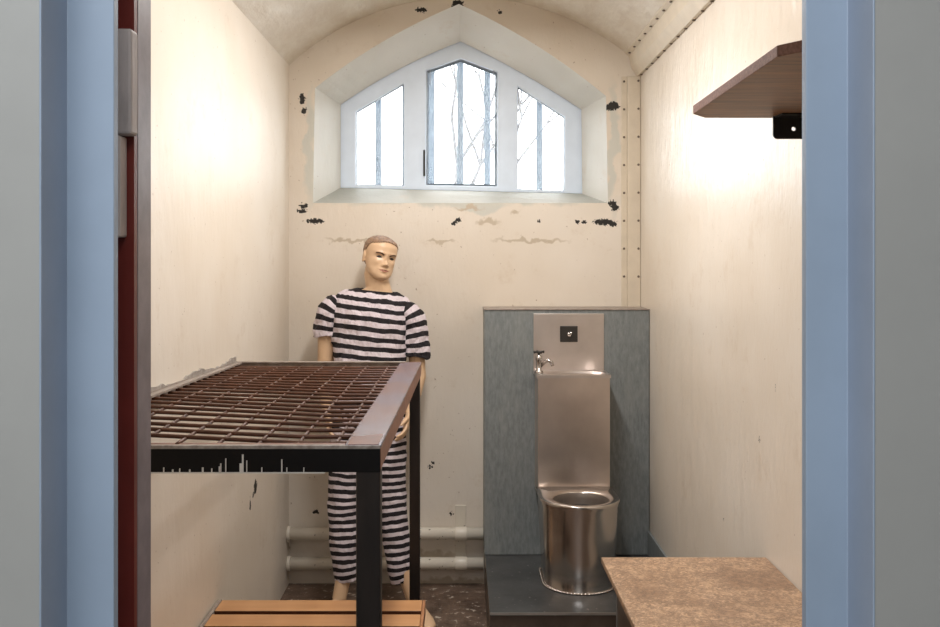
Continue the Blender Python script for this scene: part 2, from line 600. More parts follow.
# remove the straight tunnel produced by the plate's hole; the splayed reveal replaces it
bm = bmesh.new(); bm.from_mesh(o.data)
kill = []
for f in bm.faces:
    if abs(f.normal.y) < .5:
        c = f.calc_center_median()
        if XL + .03 < c.x < XR - .03 and 1.8 < c.z < vault_z(c.x) - .01 and c.z > 1.8:
            kill.append(f)
    elif f.calc_center_median().y > YB + .3:
        kill.append(f)
bmesh.ops.delete(bm, geom=kill, context='FACES'); bm.to_mesh(o.data); bm.free()
mb = MB()
n = len(OB)
a = [mb.bm.verts.new((p[0], YB, p[1])) for p in OB]
b = [mb.bm.verts.new((p[0], YR - .012, p[1])) for p in IB]
b2 = [mb.bm.verts.new((p[0] + (.012 if p[0] > 0 else -.012), YR - .012, p[1] + (.012 if i not in (0, n - 1) else -.0))) for i, p in enumerate(IB)]
c = [mb.bm.verts.new((v.co.x, YB + .45, v.co.z)) for v in b2]
BIG = [(p[0] * 1.6, YB + .45, 2.4 + (p[1] - 2.4) * 1.8) for p in IB]
d = [mb.bm.verts.new(p) for p in BIG]
for i in range(n):
    j = (i + 1) % n
    for p, q in ((a, b), (b, b2), (b2, c), (c, d)):
        mb.bm.faces.new((p[i], q[i], q[j], p[j]))
o = mb.build('trim_1', ['reveal', 'sill'], kind='structure')
for p in o.data.polygons:
    if p.center.z < 2.1 and abs(p.normal.z) > .7 and abs(p.center.x) < .3:
        p.material_index = 1
# thick outside slab round the opening keeps daylight out of the masonry
mb = MB()
mb.holed([[(-2.2, -.3), (-2.2, 3.8), (2.2, 3.8), (2.2, -.3)], [(p[0], p[2]) for p in BIG]], YB + .45, YB + .47)
mb.build('wall_outside', 'corr_wall', kind='structure')

# ------------------------------------------------------------------ window
win = bpy.data.objects.new('window_1', None); col.objects.link(win)
win.location = (0, YR, 2.4); win['kind'] = 'structure'
def L_(pts):
    return [wz(x, y, SI) for x, y in pts]
PL = L_([(356, 184.4), (356, 111.8), (403.8, 83.4), (403.8, 185.5)])
PC = L_([(426, 185), (426.4, 70.6), (461, 58.6), (497.4, 72.5), (497, 186.3)])
PR = L_([(517.7, 189), (517.7, 86.5), (564.7, 117), (564, 190.8)])
big = [(x + (.012 if x > 0 else -.012), z + (.012 if i not in (0, len(IB) - 1) else 0)) for i, (x, z) in enumerate(IB)]
mb = MB(); mb.holed([big, PL, PC, PR], YR, YR + .06)
mb.build('window_frame', 'win_frame', win, bevel=.006)
def offs(pts, d):
    cx = sum(p[0] for p in pts) / len(pts); cz = sum(p[1] for p in pts) / len(pts)
    out = []
    n = len(pts)
    for i in range(n):
        p0, p1, p2 = Vector(pts[i - 1]), Vector(pts[i]), Vector(pts[(i + 1) % n])
        e1, e2 = (p1 - p0).normalized(), (p2 - p1).normalized()
        n1 = Vector((e1.y, -e1.x)); n2 = Vector((e2.y, -e2.x))
        if n1.dot(Vector((cx, cz)) - p1) < 0: n1 = -n1
        if n2.dot(Vector((cx, cz)) - p1) < 0: n2 = -n2
        b_ = (n1 + n2); b_ /= max(.3, b_.dot(n1))
        q = p1 + b_ * d
        out.append((q.x, q.y))
    return out
for P_ in (PL, PC, PR):
    w_ = .009 if P_ is PC else .006
    mb = MB(); mb.holed([P_, offs(P_, w_ * .45)], YR + .012, YR + .04)
    cs = mb.build('casement', 'win_metal', win)
    if P_ is PC:
        mb = MB(); mb.holed([offs(P_, w_ * .55), offs(P_, w_ * 1.3)], YR + .02, YR + .04)
        mb.build('casement_rail', 'bar', cs)
        for sx in (-1, 1):
            x = P_[1][0] + .020 if sx < 0 else P_[3][0] - .020
            z = P_[1][1]
            MB().box((x - .003, YR - .002, z - .075), (x + .003, YR + .02, z + .0)).build('stay', 'win_metal', cs)
        x = P_[0][0] - .008
        MB().box((x - .006, YR - .014, 2.10), (x + .004, YR + .002, 2.24)).build('latch', 'iron', cs, bevel=.002)
    mb = MB(); mb.prism(P_, 1, YR + .030, YR + .033)
    g = mb.build('glass_pane', 'glass', win)
# outside security bars
for x in (-.466, -.315, -.17, -.01, .14, .29, .43):
    mb = MB().box((x - .018, YR + .18, 1.95), (x + .018, YR + .192, 2.95))
    mb.build('window_bar', 'bar', win, bevel=.003)

# ------------------------------------------------------------------ riveted conduit on right
def riv(mb, p, ax, r=.006):
    q = bmesh.ops.create_uvsphere(mb.bm, u_segments=10, v_segments=6, radius=1)
    rr = [r, r, r]; rr[ax] = r * .5
    bmesh.ops.transform(mb.bm, matrix=Matrix.Translation(p) @ Matrix.Diagonal((*rr, 1)), verts=q['verts'])
vc = thing('trim_2', (.87, YB, 1.41), None, None); vc['kind'] = 'structure'
x0, x1 = .812, .842
MB().box((x0, YB - .004, 1.409), (x1, YB + .001, 2.585)).build('flange', 'conduit', vc, bevel=.002)
MB().box((x1, YB - .022, 1.409), (XR - .001, YB + .001, 2.585)).build('channel', 'conduit', vc, bevel=.003)
mb = MB()
z = 2.56
while z > 1.43:
    riv(mb, (x0 + .014, YB - .005, z), 1); riv(mb, (XR - .012, YB - .023, z), 1)
    z -= .142
mb.build('rivet', 'rivet', vc, smooth=True)
vc = thing('trim_3', (.87, YI, 2.6), None, None); vc['kind'] = 'structure'
zc = vault_z(.845)
# angled box in the wall/ceiling corner
mb = MB()
mb.prism([(XR + .0, 2.585), (XR - .016, 2.585), (.862, 2.632), (.852, zc - .016), (.852, zc + .005), (XR, zc + .01)], 1, YI, YB - .001)
mb.build('channel', 'conduit', vc, bevel=.002)
mb = MB()
mb.prism([(.852, zc - .010), (.832, vault_z(.832) - .006), (.832, vault_z(.832) + .004), (.852, zc + .004)], 1, YI, YB - .001)
mb.build('flange', 'conduit', vc)
mb = MB()
y = YB - .07
while y > YI + .1:
    riv(mb, (.842, y, vault_z(.842) - .010), 2, .007); riv(mb, (XR - .006, y, 2.583), 2, .007)
    y -= .135
mb.build('rivet', 'rivet', vc, smooth=True)

# ------------------------------------------------------------------ door wall, frame
def wallbox(lo, hi, name, mat):
    return MB().box(lo, hi).build(name, mat, kind='structure')
YF = 1.08
mb = MB()
mb.box((-2.6, YF, 0), (-.4805, YF + .06, 2.9))
mb.box((.4695, YF, 0), (2.6, YF + .06, 2.9))
mb.box((-2.6, YF, 2.35), (2.6, YF + .06, 2.9))
mb.build('wall_front', 'corr_grey', kind='structure')
# inner leaf of the door wall
mb = MB()
mb.box((-2.6, 1.30, 0), (-.600, YI, 3.2)); mb.box((.60, 1.25, 0), (2.6, YI, 3.2)); mb.box((-2.6, 1.25, 2.35), (2.6, YI, 3.2))
mb.build('wall_front_inner', 'wall_back', kind='structure')
# corridor
MB().box((-2.6, -1.4, -.1), (2.6, YI - .02, 0)).build('floor_corridor', 'corr_floor', kind='structure')
MB().box((-2.6, -1.5, 2.9), (2.6, YF + .3, 3.0)).build('ceiling_corridor', 'corr_wall', kind='structure')
MB().box((-2.6, -1.5, 0), (2.6, -1.4, 2.9)).build('wall_corridor', 'corr_wall', kind='structure')
MB().box((-2.7, -1.5, 0), (-2.6, YF + .3, 2.9)).build('wall_corridor_left', 'corr_wall', kind='structure')
MB().box((2.6, -1.5, 0), (2.7, YF + .3, 2.9)).build('wall_corridor_right', 'corr_wall', kind='structure')

door = thing('door_1', (0, YF, 0), None, None); door['kind'] = 'structure'
for sx in (-1, 1):
    X0 = .4215 if sx < 0 else .4165
    X1 = .478 if sx < 0 else .467
    pr = [(sx * X0, 1.150), (sx * X1, 1.150), (sx * X1, YF - .001), (sx * (X1 + .0025), YF - .001), (sx * (X1 + .0025), 1.165), (sx * (X0), 1.165)]
    mb = MB(); mb.prism([(p[0], p[1]) for p in pr], 2, 0, 2.35)
    # front return: missing light painted in as a paler blue
    o = mb.build('jamb', ['frame_blue', 'frame_blue2'], door, bevel=.003)
    for p in o.data.polygons:
        if abs(p.normal.x) > .9 and abs(abs(p.center.x) - X1) < .001:
            p.material_index = 1
mb = MB(); mb.box((-.478, 1.08, 2.28), (.478, 1.165, 2.36)); mb.build('head', 'frame_blue', door)
MB().box((.475, 1.165, 0), (.62, 1.30, 2.35)).build('jamb_liner', 'frame_blue', door)
MB().box((-.62, 1.300, 0), (-.4487, 1.312, 2.35)).build('red_post', 'red', door)
MB().box((-.62, 1.165, 0), (-.52, 1.300, 2.35)).build('jamb_liner', 'frame_blue', door)
MB().box((-.62, 1.440, 0), (-.4916, YI + .003, 2.35)).build('door_stop', 'mauve', door, bevel=.002)
MB().box((-.62, 1.312, 0), (-.54, 1.44, 2.35)).build('jamb_liner', 'red', door)
hg = thing('door_hinge', (-.45, 1.28, 1.69), 'thick grey-painted steel hinge plates on the red door post, upper left of the doorway', 'hinge')
p0, p1 = W(117, 134, 1.272), W(138, 28, 1.272)
p1.x = W(138.5, 28, 1.30).x
MB().box((p0.x - .03, 1.272, p0.z), (p1.x, 1.300, p1.z)).build('upper_plate', 'hinge', hg, bevel=.004)
p0, p1 = W(117, 237, 1.272), W(127, 135, 1.272)
p1.x = W(127.5, 28, 1.30).x
MB().box((p0.x - .03, 1.272, p0.z), (p1.x, 1.300, p1.z)).build('lower_plate', 'hinge', hg, bevel=.003)

# ------------------------------------------------------------------ slate boxing + plinth
YP = F / 207.0
PX0, PX1, PZ = .108, XR - .002, 1.408
pn = thing('service_panel', (.5, YP, .225), 'tall blue-grey slate-coloured boxing panel behind the steel toilet', 'panel')
MB().box((PX0, YP, .2255), (PX1, YB - .002, PZ)).build('panel_face', 'slate', pn, bevel=.003)
MB().box((PX0 - .003, YP - .004, PZ), (PX1, YB - .002, PZ + .005)).build('top_capping', 'bunk_worn', pn, bevel=.001)
YPF = F / 247.7
pl = thing('toilet_plinth', (.5, 4.2, 0), 'low dark metal-topped step on the floor carrying the steel toilet', 'plinth')
MB().box((.113, YPF + .006, 0), (XR - .002, YB - .002, .213)).build('step_body', 'plinth_front', pl)
MB().box((.112, YPF, .213), (XR - .002, YB - .002, .225)).build('step_top', 'plinth', pl, bevel=.001)
MB().box((.112, YPF - .003, .217), (XR - .002, YPF, .227)).build('edge_strip', 'edge', pl)
MB().box((XR - .012, 3.0, .225), (XR, YP, .342)).build('baseboard_right', 'slate', kind='structure', bevel=.003)

# ------------------------------------------------------------------ steel toilet and basin unit
SCOL = F / 217.0
tu = thing('steel_toilet_unit', (.516, 4.3, .225), 'one-piece stainless steel prison toilet with basin and tap on top', 'toilet')
cx0, cx1 = .350, .682
zt = 1.12
SY = YP - .006
p0, p1 = W(533.5, 374, SY), W(604, 313.5, SY)
MB().box((p0.x, SY, zt - .02), (p1.x, YP - .0005, p1.z)).build('splash_panel', 'steel_p', tu, bevel=.002)
# column
mb = MB()
mb.prism([(cx0, zt - .012), (cx1, zt - .012), (cx1, .56), (cx0, .56)], 1, SCOL, SY - .001)
mb.build('cabinet', 'steel', tu, bevel=.002, seg=3)
# deck with a basin
mb = MB()
N = 40
bc = Vector((.53, 4.475, zt)); ra, rb = .135, .078
ol = []
il = []
for k in range(N):
    a_ = 2 * PI * k / N
    ux, uy = math.cos(a_), math.sin(a_)
    # outer rectangle
    hx0, hx1, hy0, hy1 = cx0 - .006, cx1 + .004, SCOL - .006, SY - .001
    ts = []
    if ux > 1e-6: ts.append((hx1 - bc.x) / ux)
    if ux < -1e-6: ts.append((hx0 - bc.x) / ux)
    if uy > 1e-6: ts.append((hy1 - bc.y) / uy)
    if uy < -1e-6: ts.append((hy0 - bc.y) / uy)
    t = min(ts)
    ol.append((bc.x + ux * t, bc.y + uy * t))
    il.append((bc.x + ux * ra, bc.y + uy * rb))
def ring(mb, pts, z): return [mb.bm.verts.new((p[0], p[1], z)) for p in pts]
for cxr in (hx0, hx1):
    for cyr in (hy0, hy1):
        kk = min(range(N), key=lambda k: (ol[k][0] - cxr) ** 2 + (ol[k][1] - cyr) ** 2)
        ol[kk] = (cxr, cyr)
R0 = ring(mb, ol, zt - .014); R1 = ring(mb, ol, zt); R2 = ring(mb, il, zt - .004)
R3 = [mb.bm.verts.new((bc.x + (p[0] - bc.x) * .85, bc.y + (p[1] - bc.y) * .85, zt - .05)) for p in il]
R4 = [mb.bm.verts.new((bc.x + (p[0] - bc.x) * .45, bc.y + (p[1] - bc.y) * .45, zt - .085)) for p in il]
for p, q in ((R0, R1), (R1, R2), (R2, R3), (R3, R4)):
    for k in range(N):
        f = mb.bm.faces.new((p[k], q[k], q[(k + 1) % N], p[(k + 1) % N])); f.smooth = p is not R0
mb.bm.faces.new(R4)
mb.build('basin', 'steel_p', tu)
# push button
p0, p1 = W(560, 342, SY), W(577.5, 326, SY)
bp = MB().box((p0.x, SY - .008, p0.z), (p1.x, SY - .0005, p1.z)).build('button_plate', 'dark_metal', tu, bevel=.002)
pc = (Vector(p0) + Vector(p1)) / 2
mb = MB(); mb.tube((pc.x, SY - .008, pc.z), (pc.x, SY - .022, pc.z), .010); mb.tube((pc.x + .003, SY - .022, pc.z - .012), (pc.x + .010, SY - .026, pc.z + .012), .003)
mb.build('push_button', 'chrome', bp)
# tap
tp = W(539, 373, 4.47)
tx, ty = tp.x, 4.47
def tz(py): return W(539, py, ty).z
mb = MB()
mb.loft([(tx, ty, zt - .004), (tx, ty, zt + .008), (tx, ty, zt + .012), (tx, ty, zt + .055), (tx, ty, zt + .060), (tx, ty, zt + .078), (tx, ty, zt + .082), (tx, ty, zt + .092)],
        [.020, .020, .012, .013, .016, .015, .007, .006], 16)
tap = mb.build('tap', 'chrome', tu)
mb = MB()
mb.loft([(tx + .006, ty, zt + .028), (tx + .028, ty - .012, zt + .052), (tx + .042, ty - .018, zt + .060), (tx + .056, ty - .022, zt + .052), (tx + .062, ty - .024, zt + .034)],
        [.007, .008, .009, .009, .008], 12, ref=(0, 1, 0))
mb.build('spout', 'chrome', tap)
mb = MB()
mb.ell((tx, ty, zt + .096), (.012, .012, .007))
for k in range(4):
    a_ = PI / 2 * k + .3
    mb.loft([(tx, ty, zt + .097), (tx + math.cos(a_) * .015, ty + math.sin(a_) * .015, zt + .098), (tx + math.cos(a_) * .025, ty + math.sin(a_) * .025, zt + .097)], [.005, .0045, .007], 10, ref=(0, 0, 1))
mb.build('tap_handle', 'dark_metal', tap)
# bowl: D plan, tapering to the plinth
bx, by = .518, 4.195
def dplan(hw, yf, yb, n=64):
    """outline around (bx,by): semi-ellipse at the front, straight sides to yb"""
    pts = []
    for k in range(n):
        a_ = 2 * PI * k / n
        ux, uy = math.cos(a_), math.sin(a_)
        if uy <= 0:
            pts.append((bx + hw * ux, by + (by - yf) * uy))
        else:
            t = 1 / max(abs(ux) / hw, abs(uy) / (yb - by))
            pts.append((bx + ux * t, by + uy * t))
    for cxr in (bx - hw, bx + hw):
        kk = min(range(n), key=lambda k: (pts[k][0] - cxr) ** 2 + (pts[k][1] - yb) ** 2)
        pts[kk] = (cxr, yb)
    return pts
YBK = SCOL - .0005
levels = [(.226, .158, 4.040), (.232, .154, 4.044), (.30, .155, 4.040), (.45, .164, 4.028), (.575, .170, 4.020), (.592, .176, 4.013), (.602, .178, 4.011), (.606, .175, 4.014)]
mb = MB()
rings = [ring(mb, dplan(hw, yf, YBK), z) for z, hw, yf in levels]
rx_, ry_ = .121, .118
inn = []
for k in range(64):
    a_ = 2 * PI * k / 64
    inn.append((.525 + math.cos(a_), 4.19 + math.sin(a_)))
def inner(f, z): return [mb.bm.verts.new((.525 + (p[0] - .525) * rx_ * f, 4.185 + (p[1] - 4.19) * ry_ * f, z)) for p in inn]
rings += [inner(1.06, .6015), inner(1.0, .596), inner(.97, .57), inner(.82, .50), inner(.5, .43), inner(.3, .415)]
for i in range(len(rings) - 1):
    for k in range(64):
        f = mb.bm.faces.new((rings[i][k], rings[i + 1][k], rings[i + 1][(k + 1) % 64], rings[i][(k + 1) % 64])); f.smooth = True
mb.bm.faces.new(rings[-1])
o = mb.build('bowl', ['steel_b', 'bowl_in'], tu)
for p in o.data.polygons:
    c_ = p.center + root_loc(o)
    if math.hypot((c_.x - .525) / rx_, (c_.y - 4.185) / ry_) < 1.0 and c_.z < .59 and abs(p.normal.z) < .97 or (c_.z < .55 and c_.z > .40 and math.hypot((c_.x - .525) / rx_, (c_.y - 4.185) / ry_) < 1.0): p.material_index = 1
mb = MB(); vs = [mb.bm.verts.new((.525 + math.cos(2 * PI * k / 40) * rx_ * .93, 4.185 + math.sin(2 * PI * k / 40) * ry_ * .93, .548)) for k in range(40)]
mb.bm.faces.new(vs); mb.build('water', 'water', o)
# weld bead at the foot
mb = MB()
pts = dplan(.162, 4.034, YBK)
ring_ = [(p[0], p[1], .229) for p in pts]
for i in range(64):
    mb.tube(ring_[i], ring_[(i + 1) % 64], .004, 6)
mb.build('weld_bead', 'steel_b', tu)

# ------------------------------------------------------------------ heating pipes
for nm, zz, lb in (('upper', .268, 'upper of the two white heating pipes along the foot of the back wall'), ('lower', .118, 'lower white heating pipe just above the floor along the back wall')):
    pt = thing('heating_pipe', (-.4, YB - .06, zz), lb, 'pipe')
    yy = YB - .052
    MB().tube((XL + .001, yy, zz), (PX0 - .001, yy, zz), .031, 20).build('pipe_run', 'pipe', pt)
    MB().tube((XL + .001, yy, zz), (XL + .018, yy, zz), .038, 20).build('wall_collar', 'pipe', pt, bevel=.003)
    MB().tube((-.035, yy, zz), (.025, yy, zz), .0345, 20).build('pipe_sleeve', 'pipe', pt, bevel=.002)
ps = MB().box((-.034, YB - .008, .05), (.020, YB - .0005, .40))
ps = ps.build('pipe_strap', 'pipe', bevel=.002, org=(0, YB, .05))
tag(ps, 'flat vertical cream-painted strap fixing both heating pipes to the back wall', 'strap')

# ------------------------------------------------------------------ bunk
ZB = 1.253
sF, sR = 466.0, 257.0
YF_, YR_ = F / sF, F / sR
XBR = -.168
bk = thing('steel_bunk', (-.5, 2.8, 0), 'high steel bunk frame with open woven wire mesh and no mattress against left wall', 'bunk bed')
th = .006
# right angle rail: flat top + vertical side
XF_, XQ_ = -.1740, -.1585
rl = MB().prism([(XF_ - .078, YF_), (XF_, YF_), (XQ_, YR_), (XQ_ - .080, YR_)], 2, ZB - th, ZB).build('side_rail', 'bunk', bk, bevel=.0015)
MB().prism([(XF_ - th, YF_), (XF_, YF_), (XQ_, YR_), (XQ_ - th, YR_)], 2, ZB - .052, ZB - th).build('rail_flange', 'bunk_brown', rl, bevel=.001)
MB().prism([(XF_ - .072, YF_ + .004), (XF_ - .006, YF_ + .004), (XF_ - .005, YF_ + .13), (XF_ - .074, YF_ + .09)], 2, ZB, ZB + .0006).build('bare_paint_patch', 'bunk_patch', rl)
def lift(x, y):
    return .024 * max(0, min(1, (-.35 - x) / .5)) * max(0, min(1, (YR_ - y) / 1.1))
mb = MB()
yy_ = [YF_ + .006 + (YR_ - YF_ - .006) * t / 12 for t in range(13)]
for ya, yb2 in zip(yy_, yy_[1:]):
    la, lb = lift(XL, ya), lift(XL, yb2)
    for xa, xb, za, zb3 in ((XL + .002, XL + .030, -.006, 0), (XL + .002, XL + .008, -.045, .004)):
        q = [mb.bm.verts.new(v) for v in ((xa, ya, ZB + za + la), (xb, ya, ZB + za + la), (xb, ya, ZB + zb3 + la), (xa, ya, ZB + zb3 + la),
                                          (xa, yb2, ZB + za + lb), (xb, yb2, ZB + za + lb), (xb, yb2, ZB + zb3 + lb), (xa, yb2, ZB + zb3 + lb))]
        for f in ((0, 1, 2, 3), (4, 5, 6, 7), (0, 1, 5, 4), (1, 2, 6, 5), (2, 3, 7, 6), (3, 0, 4, 7)):
            mb.bm.faces.new([q[i_] for i_ in f])
lrl = mb.build('wall_rail', 'bunk_worn', bk)
# raised ragged paint ridge on wall rail
mb = MB()
k = 60
pg_ = [(YF_ + .01 + (YR_ - YF_ - .02) * i / k, .005 + .012 * random.random() + .008 * math.sin(i * .35)) for i in range(k + 1)]
mb.prism([(a_, ZB - .012 + lift(XL, a_)) for a_, h_ in pg_[::-1]] + [(a_, ZB + lift(XL, a_) + max(.003, h_)) for a_, h_ in pg_], 0, XL + .001, XL + .007)
for i in range(0):
    mb.box((XL + .001, y0, ZB + lift(XL, y0) - .01), (XL + .005 + .005 * random.random(), y1, ZB + lift(XL, y0) + h_ * .8))
mb.build('paint_ridge', 'bunk_edge', lrl)
fr = MB().box((XL + .003, YF_ - .001, ZB - .0585), (XF_ - .001, YF_ + .005, ZB - .008)).build('front_rail', 'bunk_black', bk, bevel=.001)
MB().box((XL + .003, YF_ - .002, ZB - .0085), (XF_ - .001, YF_ + .009, ZB - .0005)).build('front_rail_lip', 'bunk_edge', fr, bevel=.0015)
MB().box((XL + .003, YF_ + .0095, ZB - .009), (XF_ - .080, YF_ + .036, ZB - .002)).build('front_flange', 'bunk_patch', fr, bevel=.0015)
mb = MB()
for px, ln, w in ((152 + 12, 5, 1), (190, 3, 1.4), (203, 5, 1.6), (212, 4, 1), (220, 6, 2), (226, 14, .9), (221, 9, 1.2), (243, 18, 1.6), (247, 12, .8), (241, 9, 2.4), (262, 5, 1), (282, 13, 1.1), (287, 5, .9), (304, 5, .8), (173, 3, 1.5), (180, 4, 1)):
    x = (px - CX) / sF
    mb.box((x - w / 2 / sF, YF_ - .0030, ZB - .0585), (x + w / 2 / sF, YF_ - .0005, ZB - .0585 + ln / sF))
mb.box((XL + .01, YF_ - .0030, ZB - .0605), ((325 - CX) / sF, YF_ + .004, ZB - .0580))
mb.build('paint_drips', 'drip', fr)
MB().box((XL + .003, YR_ - .006, ZB - .045), (XBR - .001, YR_, ZB)).box((XL + .003, YR_ - .02, ZB - .002), (XBR - .05, YR_, ZB + .003)).build('rear_rail', 'bunk_worn', bk, bevel=.001)
# woven mesh: one continuous sheet
mb = MB()
y = YF_ + .085 - .0
zz = ZB - .012
rows = []
y = 2.126
while y < YR_ - .03:
    rows.append(y); y += .0742
colsx = []
x = XBR - .075 - .04
while x > XL + .04:
    colsx.append(x); x -= .0835
for i, y in enumerate(rows):
    xs = [XL + .02] + [XL + .02 + (XBR - .09 - XL) * t / 32 for t in range(1, 32)] + [XBR - .04]
    pts = [(x_, y + .0015 * math.sin(x_ * 9 + i * 2.1), zz + .0012 * math.sin(x_ * 5 + i)) for x_ in xs]
    mb.loft([(p[0], p[1], p[2] + lift(p[0], p[1])) for p in pts], [.0049] * len(pts), 8, ref=(0, 0, 1))
for j, x in enumerate(colsx):
    n_ = len(rows) * 2
    pts = [(x + .0012 * math.sin(t * .6 + j), YF_ + .02 + (YR_ - YF_ - .04) * t / n_, zz - .003) for t in range(n_ + 1)]
    mb.loft([(p[0], p[1], p[2] + lift(p[0], p[1])) for p in pts], [.0042] * len(pts), 8, ref=(0, 0, 1))
mb.build('wire_mesh', 'mesh', bk)
# intermediate cross bars under the mesh hold it
def leg(x0, x1, y0, y1, mat='leg'):
    mb = MB()
    mb.box((x0, y0, 0), (x1, y1, ZB - .052))
    return mb.build('leg', mat, bk, bevel=.003)
leg(-.228, -.175, YF_ + .003, YF_ + .045)
leg(-.202, -.162, YR_ - .048, YR_ - .007)

# ------------------------------------------------------------------ slatted bench below
bn = thing('slatted_bench', (-.5, 2.9, 0), 'low wooden slatted bench under the steel bunk', 'bench')
zb = .427
y = 3.417
i = 0
while y > 2.20:
    w_ = .106
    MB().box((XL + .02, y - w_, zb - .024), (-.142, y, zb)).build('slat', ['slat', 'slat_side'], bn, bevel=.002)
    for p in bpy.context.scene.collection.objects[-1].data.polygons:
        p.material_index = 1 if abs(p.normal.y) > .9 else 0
    y -= .137
    i += 1
MB().box((-.141, 2.15, zb - .05), (-.131, 3.420, zb - .001)).build('side_rail', 'slat_end', bn, bevel=.002)
MB().box((XL + .006, 2.15, zb - .05), (XL + .019, 3.420, zb + .001)).build('side_rail', 'bunk_worn', bn, bevel=.002)
for x in (XL + .03, -.19):
    for y in (2.2, 3.36):
        MB().box((x, y, 0), (x + .04, y + .04, zb - .0245)).build('leg', 'leg', bn, bevel=.002)
MB().box((XL + .03, 2.16, zb - .06), (-.15, 2.19, zb - .0245)).build('cross_bar', 'leg', bn)
MB().box((XL + .03, 3.395, zb - .06), (-.15, 3.415, zb - .0245)).build('cross_bar', 'leg', bn)

# ------------------------------------------------------------------ desk at right
dk = thing('chipboard_desk', (.66, 2.3, 0), 'plain table with worn speckled chipboard top against the right wall', 'table')
ys = F / 336.0
mb = MB(); mb.prism([(.414, ys), (XR - .003, ys), (XR - .003, 1.62), (.42, 1.62)], 2, .748, .766)
mb.build('table_top', 'chip', dk, bevel=.003, seg=3)
MB().box((.461, 1.66, 0), (.479, ys - .004, .747)).build('side_panel', 'plinth_front', dk, bevel=.001)
MB().box((XR - .03, 1.66, 0), (XR - .012, ys - .004, .747)).build('side_panel', 'plinth_front', dk, bevel=.001)
MB().box((.479, ys - .022, .45), (XR - .03, ys - .006, .747)).build('back_panel', 'plinth_front', dk)
MB().box((.4585, ys - .006, 0), (.4615, ys - .001, .747)).build('edge_strip', 'edge', dk)

# ------------------------------------------------------------------ corner shelf
sh = thing('wall_shelf', (XR, 2.1, 2.03), 'brown wooden shelf with cut-off corners high on the right wall', 'shelf')
h = .375
def up(px, py):
    s = (CY - py) / h
    return ((px - CX) / s, F / s)
A1, A2, B, C = up(693, 114), up(705, 118), up(777, 57), up(801, 52)
pts = [(XR - .002, A2[1]), A2, A1, B, C, (XR - .002, C[1] - .12)]
mb = MB(); mb.prism(pts, 2, CZ + h, CZ + h + .0215)
o = mb.build('board', ['shelf', 'shelf_edge'], sh, bevel=.0012)
for p in o.data.polygons:
    if abs(p.normal.z) < .5:
        p.material_index = 1
# bracket
s_ = 950 / (A2[1] - .03)
p0, p1 = W(773, 139, 950 / s_), W(812, 118, 950 / s_)
br = thing('shelf_bracket', (p1.x, 950 / s_, p0.z), 'small black iron bracket with one screw hole under the shelf', 'bracket')
zt_ = CZ + h - .0005
yb_ = 950 / s_
R_ = .012
pp = [(p0.x, zt_), (p0.x, p0.z + R_)] + [(p0.x + R_ - R_ * math.cos(a_), p0.z + R_ - R_ * math.sin(a_)) for a_ in (PI / 8, PI / 4, 3 * PI / 8, PI / 2)] + [(XR - .003, p0.z), (XR - .003, zt_)]
hc = W(793.5, 129, yb_)
hole = [(hc.x + .0055 * math.cos(2 * PI * k / 16), hc.z + .0055 * math.sin(2 * PI * k / 16)) for k in range(16)]
mb = MB(); mb.holed([pp, hole], yb_ - .002, yb_ + .003)
mb.build('plate', 'iron', br)
MB().box((p0.x + .004, yb_ - .06, zt_ - .004), (XR - .003, yb_ - .002, zt_)).build('flange', 'iron', br)

# ------------------------------------------------------------------ added fill lamps, unseen (above the frame and in the corridor)
lp = thing('added_ceiling_lamp', (0, 3.28, 2.93), 'added, unseen long white strip lamp along the crown of the vaulted ceiling', 'lamp')
MB().box((-.10, 2.35, 2.86), (.10, 4.2, 2.93)).build('added_lamp_housing', 'win_frame', lp, bevel=.006)
def area(name, loc, rot, sx, sy, power, color):
    L = bpy.data.lights.new(name, 'AREA')
    L.shape = 'RECTANGLE'; L.size = sx; L.size_y = sy; L.energy = power; L.color = color
    o = bpy.data.objects.new(name, L); col.objects.link(o)
    o.location = loc; o.rotation_euler = rot
    return o
area('cell_fill', (0, 3.28, 2.855), (0, 0, 0), .16, 1.7, 31, (1, .975, .955))  # added to even out the cell's light
area('corridor_fill', (-.55, .1, 2.86), (0, 0, 0), 1.8, .35, 25, (.93, .96, 1))  # added fill from behind the camera, as is the next one
area('corridor_fill', (-.4, -.6, 2.86), (0, 0, 0), 1.8, .35, 20, (.93, .96, 1))

# ------------------------------------------------------------------ outside: yard and a bare tree
MB().quad((-30, 5.4, -.5), (30, 5.4, -.5), (30, 60, -.5), (-30, 60, -.5)).build('ground_yard', 'ground', kind='structure')
tr_ = thing('tree', (3.2, 11.0, -.5), 'pale twiggy tree outside, seen through the right window panes', 'tree')
mb = MB(); tips = []; random.seed(5)
def branch(p, d, L, r, dep):
    q = p + d * L
    mid = p + d * L * .5 + Vector((random.uniform(-1, 1), 0, random.uniform(-1, 1))) * L * .06
    mb.loft([p, mid, q], [r, r * .85, r * .68], 6, ref=(0, 1, 0), cap=False)
    if dep == 0:
        tips.append(q); return
    for k in range(3 if dep > 1 else 4):
        nd = (d + Vector((random.uniform(-.75, .75), random.uniform(-.5, .5), random.uniform(-.25, .55)))).normalized()
        branch(q, nd, L * random.uniform(.6, .82), r * .62, dep - 1)
branch(Vector((3.2, 11, -.5)), Vector((-.05, 0, 1)), 1.9, .060, 7)
random.seed(11)
vis = [t for t in tips if 1.9 < t.z < 4.6]
shx = .95 - sum(t.x for t in vis) / max(1, len(vis))
for v in mb.bm.verts: v.co.x += shx
tips = [t + Vector((shx, 0, 0)) for t in tips]
mb.build('trunk', 'bark', tr_)
mb = MB()
